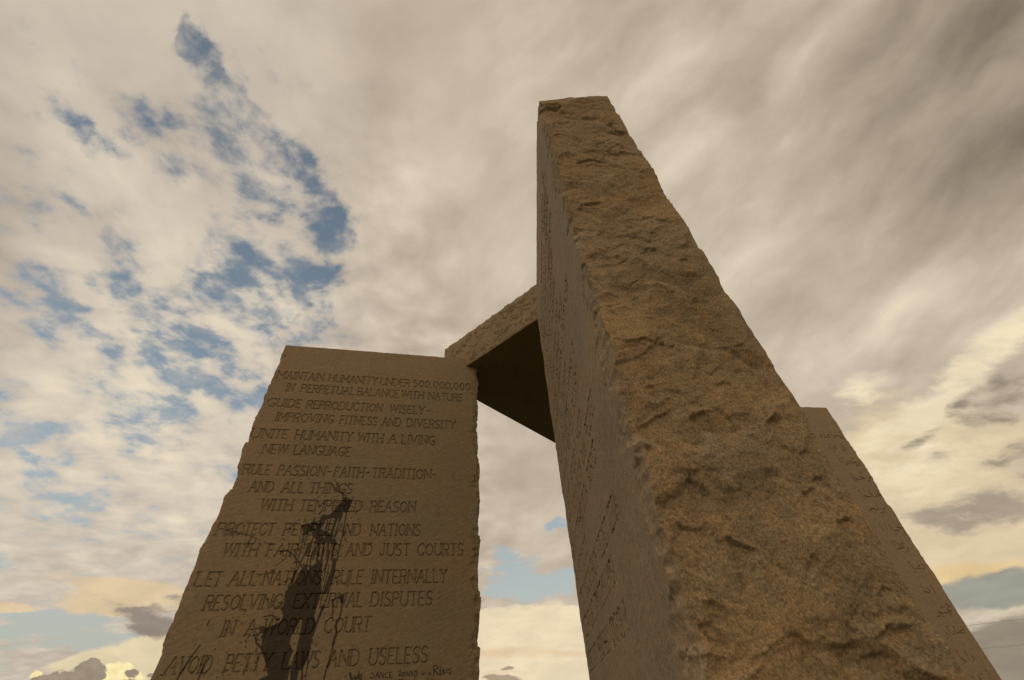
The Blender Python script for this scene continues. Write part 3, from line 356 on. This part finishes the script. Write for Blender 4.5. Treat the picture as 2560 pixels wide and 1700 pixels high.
M_PALE = granite('weathered_granite', (0.335, 0.262, 0.178), (0.285, 0.240, 0.182), (0.33, 0.228, 0.138), 0.65, 0.35, 0.002)
M_SPLIT = granite('split_granite', (0.290, 0.212, 0.124), (0.235, 0.192, 0.130), (0.315, 0.21, 0.112), 0.9, 0.55)
M_CAP = granite('capstone_granite', (0.31, 0.23, 0.145), (0.27, 0.215, 0.145), (0.30, 0.20, 0.115), 0.7, 0.5)

# ------------------------------------------------------------------ mesh helpers
def grid_mesh(name, V, mask, mat, parent, attr=None, loc=(0, 0, 0)):
    """V[j,i,3] grid; faces where mask[j,i] is True"""
    nj, ni = V.shape[:2]
    J, I = np.nonzero(mask)
    q = np.stack([J*ni+I, J*ni+I+1, (J+1)*ni+I+1, (J+1)*ni+I], 1)
    used, inv = np.unique(q, return_inverse=True); q = inv.reshape(-1, 4)
    P = V.reshape(-1, 3)[used]
    me = bpy.data.meshes.new(name)
    me.vertices.add(len(P)); me.vertices.foreach_set('co', P.astype(np.float32).ravel())
    me.loops.add(q.size); me.loops.foreach_set('vertex_index', q.astype(np.int32).ravel())
    me.polygons.add(len(q)); me.polygons.foreach_set('loop_start', np.arange(0, q.size, 4, dtype=np.int32))
    me.polygons.foreach_set('use_smooth', np.ones(len(q), bool))
    me.update(calc_edges=True)
    if attr is not None:
        a = me.attributes.new('stain', 'FLOAT', 'POINT'); a.data.foreach_set('value', attr.reshape(-1)[used].astype(np.float32))
    me.materials.append(mat)
    o = bpy.data.objects.new(name, me); sc.collection.objects.link(o)
    if parent: o.parent = parent
    return o
def steps(a, b, h): return np.linspace(a, b, max(2, int(round((b-a)/h))+1))
def thing(name, label, cat, loc=(0, 0, 0), rz=0.0, group=None):
    o = bpy.data.objects.new(name, None); sc.collection.objects.link(o); o.location = loc; o.rotation_euler = (0, 0, rz)
    o['label'] = label; o['category'] = cat
    if group: o['group'] = group
    return o

def monolith(root, W, T, zf, H, front_step, end_step, seed, chip, detail_end, z_lo, mats, strokes_by_line, stain=None, stain_parts=None, split_amp=(1, 1), profile=((), ()), lips=None, rear_chip=0.5, groove=0.011, ripple=0.0006):
    """standing slab in local axes: s along the inscribed face (x), t through the thickness (y), z up.
    The inscribed face is t = 0.  chip = (depth, width) of the broken arris at s = 0 and s = W."""
    zfine = steps(z_lo, H, front_step); zc = steps(0, z_lo, 0.12)[:-1]
    z = np.concatenate([zc, zfine])
    def end_relief(tt, zz, k):                       # positive = into the stone
        r = rock(tt+k*3.1, zz, seed+k*100, split_amp[k])*(1-0.6*sm((tt-T+0.09)/0.09))+0.004
        if profile[k]: r = r+np.interp(zz, [p[0] for p in profile[k]], [p[1] for p in profile[k]])
        if lips and k == 1: r = r+ledges(tt, zz, lips)*sm((T-tt)/0.04+0.2)
        return r
    def arris(zz, k, side):                          # depth and width of the broken edge of a broad face
        d = chip[k][0]*(0.15+1.1*np.abs(fbm(zz*3.2, zz*0+k+side*2.7, seed+77+k, 4, 0.6)))+0.0018*fbm(zz*26, zz*0+k, seed+7, 3)+0.002
        w = chip[k][1]*(0.65+0.95*fbm(zz*4.1, zz*0+3+side+k, seed+91, 4, 0.65))
        if side: d = d*rear_chip; w = w*0.6
        return np.clip(d, 0.002, None), np.clip(w, 0.015, None)
    def topdrop(xx): return -0.006*np.abs(fbm(xx*6, xx*0, seed+3, 3))
    def broad(s, side):
        S, Z = np.meshgrid(s, z)
        t0 = 0.0 if side == 0 else T; sg = 1 if side == 0 else -1
        e0, e1 = S, W-S
        off = np.zeros_like(S)
        for k, e in ((0, e0), (1, e1)):
            d, w = arris(z, k, side); d = d[:, None]; w = w[:, None]*(1+0.4*fbm(S*12, Z*9, seed+19, 4, .6))
            prof = np.clip(1-e/w, 0, 1)
            off += d*(prof**0.8)*(1+0.0*e)
            off += (facets(S/0.045, Z/0.15, seed+57, 0.0032, 0.007, 0.25)+0.002*fbm(S*40, Z*26, seed+5, 3))*sm(prof*2.5)*sm(e/0.012)
        off += (0.0022*fbm(S*4, Z*4, seed+2, 3)+0.0007*fbm(S*34, Z*34, seed+4, 3, 0.6)+ripple*fbm((S*.94+Z*.34)*13, (Z*.94-S*.34)*58, seed+6, 3, 0.6))*sm(np.minimum(e0, e1)/0.03)
        X = S.copy()
        X += end_relief(np.full_like(z, t0), z, 0)[:, None]*(1-sm(S/0.10))
        X -= end_relief(np.full_like(z, t0), z, 1)[:, None]*(1-sm((W-S)/0.10))
        Zt = Z+np.where(Z > H-1e-6, topdrop(S), 0)
        return S, Z, np.stack([X, t0+sg*off, Zt], -1)
    def end(t, k):
        Tt, Z = np.meshgrid(t, z)
        r = end_relief(Tt, Z, k)
        d0 = arris(z, k, 0)[0][:, None]; d1 = arris(z, k, 1)[0][:, None]
        Y = d0+(T-d0-d1)*Tt/T
        X = r if k == 0 else W-r
        Zt = Z+np.where(Z > H-1e-6, topdrop(np.full_like(X, 0.0 if k == 0 else W)), 0)
        return np.stack([X, Y, Zt], -1)
    s = steps(0, W, front_step)
    S, Z, V = broad(s, 0)
    gr = np.zeros_like(S); line_masks = []
    for st in strokes_by_line:
        g = np.zeros_like(S); carve(S, Z, s, z, st, g, groove); line_masks.append(g); np.maximum(gr, g, out=gr)
    V[..., 1] += gr
    stv = np.zeros_like(S) if stain is None else stain(S, Z, s, z)
    taken = np.zeros((len(z)-1, len(s)-1), bool)
    fq = lambda a: (a[:-1, :-1]+a[1:, :-1]+a[:-1, 1:]+a[1:, 1:])/4
    for g in line_masks:
        m = fq(g) > 0.0012
        if m.any(): grid_mesh('inscription', V, m & ~taken, mats[0], root, stv); taken |= m
    if stain_parts:
        for nm, fn in stain_parts:
            m = (fq(fn(S, Z, s, z)) > 0.3) & ~taken
            grid_mesh(nm, V, m, mats[0], root, stv); taken |= m
    grid_mesh('inscribed_face', V, ~taken, mats[0], root, stv)
    sb = steps(0, W, 0.02)
    for k in (0, 1):
        t = steps(0, T, end_step if detail_end[k] else 0.012)
        E = end(t, k)
        if k == 0: E = E[:, ::-1]
        grid_mesh('split_edge', E, np.ones((E.shape[0]-1, E.shape[1]-1), bool), mats[1], root)
    _, _, B = broad(sb, 1)
    B = B[:, ::-1]
    grid_mesh('rear_face', B, np.ones((B.shape[0]-1, B.shape[1]-1), bool), mats[0], root)
    # top: ring of the four upper borders filled to the middle
    e1 = end(steps(0, T, end_step if detail_end[1] else 0.012), 1)[-1]; e0 = end(steps(0, T, end_step if detail_end[0] else 0.012), 0)[-1][::-1]
    ring = np.concatenate([V[-1][:-1], e1[:-1], B[-1][:-1], e0[:-1]])
    n = len(ring); me = bpy.data.meshes.new('top_face')
    me.from_pydata([tuple(p) for p in ring]+[(W/2, T/2, H)], [], [(i, (i+1) % n, n) for i in range(n)])
    me.materials.append(mats[0]); o = bpy.data.objects.new('top_face', me); sc.collection.objects.link(o); o.parent = root

# ------------------------------------------------------------------ ground
gm = bpy.data.materials.new('pasture'); gm.use_nodes = True; T = NT(gm.node_tree)
tc = T.new('ShaderNodeTexCoord').outputs['Object']
c = T.mix(T.smooth(T.noise(tc, 0.6, 6, 0.6), 0.35, 0.65), (0.028, 0.036, 0.013), (0.05, 0.046, 0.02))
c = T.mix(T.mul(T.noise(tc, 30, 4, 0.7), 0.6), c, (0.03, 0.04, 0.012)); T.put(T.n['Principled BSDF'].inputs['Base Color'], c)
T.n['Principled BSDF'].inputs['Roughness'].default_value = 0.95
me = bpy.data.meshes.new('ground')
rings = [0, 3, 8, 20, 60, 200, 800, 4000]; seg = 48; vs = [(0, 4, 0)]; fs = []
for r in rings[1:]:
    for k in range(seg):
        a = 2*math.pi*k/seg; x = r*math.cos(a); y = 4+r*math.sin(a)
        h = 0.0 if r < 30 else -0.006*r+0.6*math.sin(a*3+r)*min(1, r/300)
        vs.append((x, y, h))
for i in range(1, len(rings)):
    for k in range(seg):
        a = 1+(i-1)*seg+k; b = 1+(i-1)*seg+(k+1) % seg
        if i == 1: fs.append((0, a, b))
        else: fs.append((a-seg, a, b, b-seg))
me.from_pydata(vs, [], fs); me.materials.append(gm)
for p in me.polygons: p.use_smooth = True
g = bpy.data.objects.new('ground', me); sc.collection.objects.link(g); g['kind'] = 'structure'

# ------------------------------------------------------------------ the left slab with the English lines
H = 4.98
GRP = 'standing granite slabs around the capstone'
left = thing('standing_stone', 'granite slab carved with English capitals, dark paint splashed down its face', 'monument', (-2.3229, 3.1703, 0), 0.24600, GRP)
eng = [word_strokes(w, a/1000, b/1000, zb/1000, 0.087) for zb, row in ENGLISH for w, a, b in row]
def paint(S, Z, s, z):
    o = np.zeros_like(S)
    rag = 0.004*fbm(S*60, Z*60, 303, 3, 0.6); rag2 = 0.004*fbm(S*45+7, Z*45+2, 313, 3, 0.6)
    for p in STAIN_AREAS: fill(S+rag, Z+rag2*0.7, s, z, p, o, 1.0)
    for p in STAIN_GAPS: fill(S+rag*0.4, Z+rag2*0.3, s, z, p, o, 0.0)
    carve(S+rag*0.35, Z, s, z, [(a, b, max(w, 0.008)) for a, b, w in runs(STAIN_RUNS)], o, 1.0)
    rng = random.Random(8); dots = []
    for k in range(420):                              # thrown droplets round the splash
        x = rng.gauss(0.80, 0.17); zz = rng.uniform(2.2, 3.45)
        cx = 0.62+0.36*(zz-2.2)/1.2
        x = cx+rng.gauss(-0.12, 0.16); w = rng.choice((0.006, 0.007, 0.008, 0.010, 0.014))
        dots.append(((x, zz), (x+rng.gauss(0, .006), zz-abs(rng.gauss(0, .008))), w))
    carve(S, Z, s, z, dots, o, 0.85)
    return o
PEN_WORDS = ((0, 5), (5, 12), (12, 17), (17, 20), (20, 22), (22, 27), (27, 28), (28, 29), (29, 30), (30, 31))
def pen(S, Z, s, z, part=None):
    o = np.zeros_like(S); L = HANDWRITING if part is None else HANDWRITING[part[0]:part[1]]
    carve(S, Z, s, z, [(a, b, w*0.9) for a, b, w in runs(L)], o, 1.0); return np.minimum(1, o*1.3)
_pc = {}
def stain_l(S, Z, s, z):
    _pc['p'] = paint(S, Z, s, z); _pc['w'] = pen(S, Z, s, z)
    return np.maximum(_pc['p'], _pc['w'])
monolith(left, 1.979, 0.48, 0, H, 0.0034, 0.008, 1000, ((0.010, 0.035), (0.026, 0.065)), (False, True), 2.0, (M_FACE, M_SPLIT), eng, stain_l,
         ripple=0.0009, stain_parts=[('handwriting', lambda S, Z, s, z, p=p: pen(S, Z, s, z, p)) for p in PEN_WORDS]+[ ('paint_splash', lambda *a: _pc['p'])], split_amp=(0.55, 0.7), profile=(((0, -.034), (2.4, -.034), (2.7, -.040), (3.15, -.032), (3.45, -.012), (3.7, -.020), (4.0, -.042), (4.3, -.033), (4.98, -.030)), ()))

# ------------------------------------------------------------------ the near slab, its split edge towards the viewer
near = thing('standing_stone', 'tall near granite slab with rough split brown edge facing the viewer', 'monument', (0.2683, 3.0009, 0), 1.585739-math.pi, GRP)
rus = []
zl = 4.52
for i, tx in enumerate(RUSSIAN):
    n = len(tx); x0 = 0.10+(0.07 if i % 3 == 1 else 0.0); x1 = x0+min(1.58, n*0.0487)
    x = x0; per = (x1-x0)/n
    for w in tx.split(' '):
        rus.append([(a, b, k*1.12) for a, b, k in word_strokes(w, x, x+per*(len(w)-0.35), zl, 0.080)]); x += per*(len(w)+1)
    zl -= 0.128 if i % 3 != 2 else 0.150
monolith(near, 1.974, 0.48, 0, H, 0.0034, 0.0034, 2000, ((0.010, 0.035), (0.030, 0.12)), (False, True), 1.75, (M_PALE, M_SPLIT), rus, split_amp=(0.7, 0.85), lips=LEDGES, rear_chip=0.3, groove=0.018)

# ------------------------------------------------------------------ the far slab with the Arabic lines
far = thing('standing_stone', 'far granite slab carved with Arabic script, half hidden behind the near slab', 'monument', (2.4244, 4.9362, 0), R(11.0), GRP)
ara = [[((a[0]/1000, a[1]/1000), (b[0]/1000, b[1]/1000), 0.0115) for pl in row for a, b in zip(pl, pl[1:])] for row in ARABIC]
monolith(far, 1.98, 0.48, 0, H, 0.0055, 0.012, 3000, ((0.012, 0.04), (0.012, 0.04)), (False, False), 1.7, (M_FAR, M_SPLIT), ara, split_amp=(0.5, 0.45), profile=((), ((0, .26), (1.97, .196), (2.4, .115), (2.67, .069), (3.03, .056), (3.33, .057), (3.66, .050), (4.16, .024), (4.98, .018))), groove=0.012)

# ------------------------------------------------------------------ capstone bridging the slabs
cap = thing('capstone', 'flat granite capstone laid across the slab tops, wedge marks along its side', 'monument', (-0.825, 3.855, 4.87), math.atan2(-0.63, 0.777))
CW, CL, CT = 1.98, 2.95, 0.505
cs = steps(0, CW, 0.0045); cz = steps(0, CT, 0.0045); S, Z = np.meshgrid(cs, cz)
rng = random.Random(5); wed = []
for k in range(300):                                  # wedge-shaped signs scattered in loose rows
    ax = rng.uniform(0.06, CW-0.06); az = rng.choice((0.09, 0.19, 0.29, 0.39))+rng.gauss(0, .026); L = rng.uniform(.025, .095); th = rng.choice((0, -15, -90, -75, -45, 45, 20))+rng.uniform(-18, 18)
    if fbm(np.array([ax*5]), np.array([az*9]), 29, 2)[0] < -0.22: continue
    b = (ax+L*math.cos(R(th)), az+L*math.sin(R(th))); hwd = rng.uniform(.006, .016)
    n = (-math.sin(R(th))*hwd, math.cos(R(th))*hwd)
    p0 = (ax+n[0], az+n[1]); p1 = (ax-n[0], az-n[1]); w = rng.uniform(.006, .009)
    wed += [(p0, p1, w), (p0, b, w), (p1, b, w)] if rng.random() < .6 else [(p0, b, w)]
gr = np.zeros_like(S); carve(S, Z, cs, cz, wed, gr, 0.008)
def capoff(S, Z):
    e = CT-Z
    return 0.004*fbm(S*9, Z*9, 61, 4)+0.022*np.clip(1-e/0.05, 0, 1)**1.3*(0.3+np.abs(fbm(S*7, S*0, 63, 4, .6)))+0.007*np.clip(1-Z/0.02, 0, 1)
Vc = np.stack([S, capoff(S, Z)*1.0, Z-0.012*np.abs(fbm(S*5, S*0+4, 64, 4, .6))*(Z/CT)**4], -1); Vc[..., 1] += gr
fq = (gr[:-1, :-1]+gr[1:, 1:]+gr[1:, :-1]+gr[:-1, 1:])/4 > 0.0015
grid_mesh('inscription', Vc, fq, M_CAP, cap); grid_mesh('capstone_side', Vc, ~fq, M_CAP, cap)
def capside(name, A, B, n, seed):
    u = steps(0, (Vector(B)-Vector(A)).length, 0.02); v = steps(0, CT, 0.02); U, Vv = np.meshgrid(u, v); d = (Vector(B)-Vector(A)).normalized()
    off = -0.03*np.clip(fbm(U*3, Vv*6, seed, 4, .55), -1, 1)*np.sin(np.clip(U/u[-1], 0, 1)*np.pi)**0.3*np.sin(np.clip(Vv/CT, 0, 1)*np.pi)**0.5
    grid_mesh(name, np.stack([A[0]+d.x*U+n[0]*off, A[1]+d.y*U+n[1]*off, Vv], -1), np.ones((len(v)-1, len(u)-1), bool), M_SPLIT, cap)
capside('capstone_end', (CW, 0), (CW, CL), (1, 0), 71); capside('capstone_end', (0, CL), (0, 0), (-1, 0), 72); capside('capstone_side', (CW, CL), (0, CL), (0, 1), 73)
def capflat(name, z, amp, flip):
    u = steps(0, CW, 0.02); v = steps(0, CL, 0.02); U, Vv = np.meshgrid(u, v)
    edge = np.minimum(np.minimum(U, CW-U), np.minimum(Vv, CL-Vv))
    P = np.stack([U, Vv+(0.0 if z == 0 else 0)*U, z+amp*fbm(U*3, Vv*3, 81, 4)*sm(edge/0.05)], -1)
    y0 = capoff(u, np.full_like(u, z)); P[0, :, 1] = y0
    if z > 0: P[0, :, 2] = z-0.012*np.abs(fbm(u*5, u*0+4, 64, 4, .6))
    if flip: P = P[:, ::-1]
    grid_mesh(name, P, np.ones((len(v)-1, len(u)-1), bool), M_CAP, cap)
capflat('underside', 0, 0.004, True); capflat('top_face', CT, 0.01, False)

# ------------------------------------------------------------------ two thin overhead wires far behind the slabs
wm = bpy.data.materials.new('wire_metal'); wm.use_nodes = True
wm.node_tree.nodes['Principled BSDF'].inputs['Base Color'].default_value = (0.12, 0.11, 0.10, 1); wm.node_tree.nodes['Principled BSDF'].inputs['Roughness'].default_value = 0.6
def wire(a, b, sag, label):
    a = Vector(a); b = Vector(b); me = bpy.data.meshes.new('power_line'); vs = []; fs = []; n = 60; r = 0.013
    d = (b-a).normalized(); sd = Vector((-d.y, d.x, 0))
    for i in range(n+1):
        t = i/n; p = a.lerp(b, t)-Vector((0, 0, sag*4*t*(1-t)))
        for k in range(6):
            an = k*math.pi/3; vs.append(tuple(p+sd*math.cos(an)*r+Vector((0, 0, math.sin(an)*r))))
    for i in range(n):
        for k in range(6): fs.append((i*6+k, i*6+(k+1) % 6, i*6+6+(k+1) % 6, i*6+6+k))
    me.from_pydata(vs, [], fs); me.materials.append(wm)
    o = bpy.data.objects.new('power_line', me); sc.collection.objects.link(o)
    o['label'] = label; o['category'] = 'wire'; o['group'] = 'overhead wires behind the slabs'
wire((23.5, 78.7, 9.0), (101, 49.7, 8.9), 0.45, 'thin overhead wire low in the sky, upper of the two wires')
wire((25.5, 77.4, 6.75), (103, 58.4, 6.75), 0.45, 'thin overhead wire low in the sky, lower of the two wires')
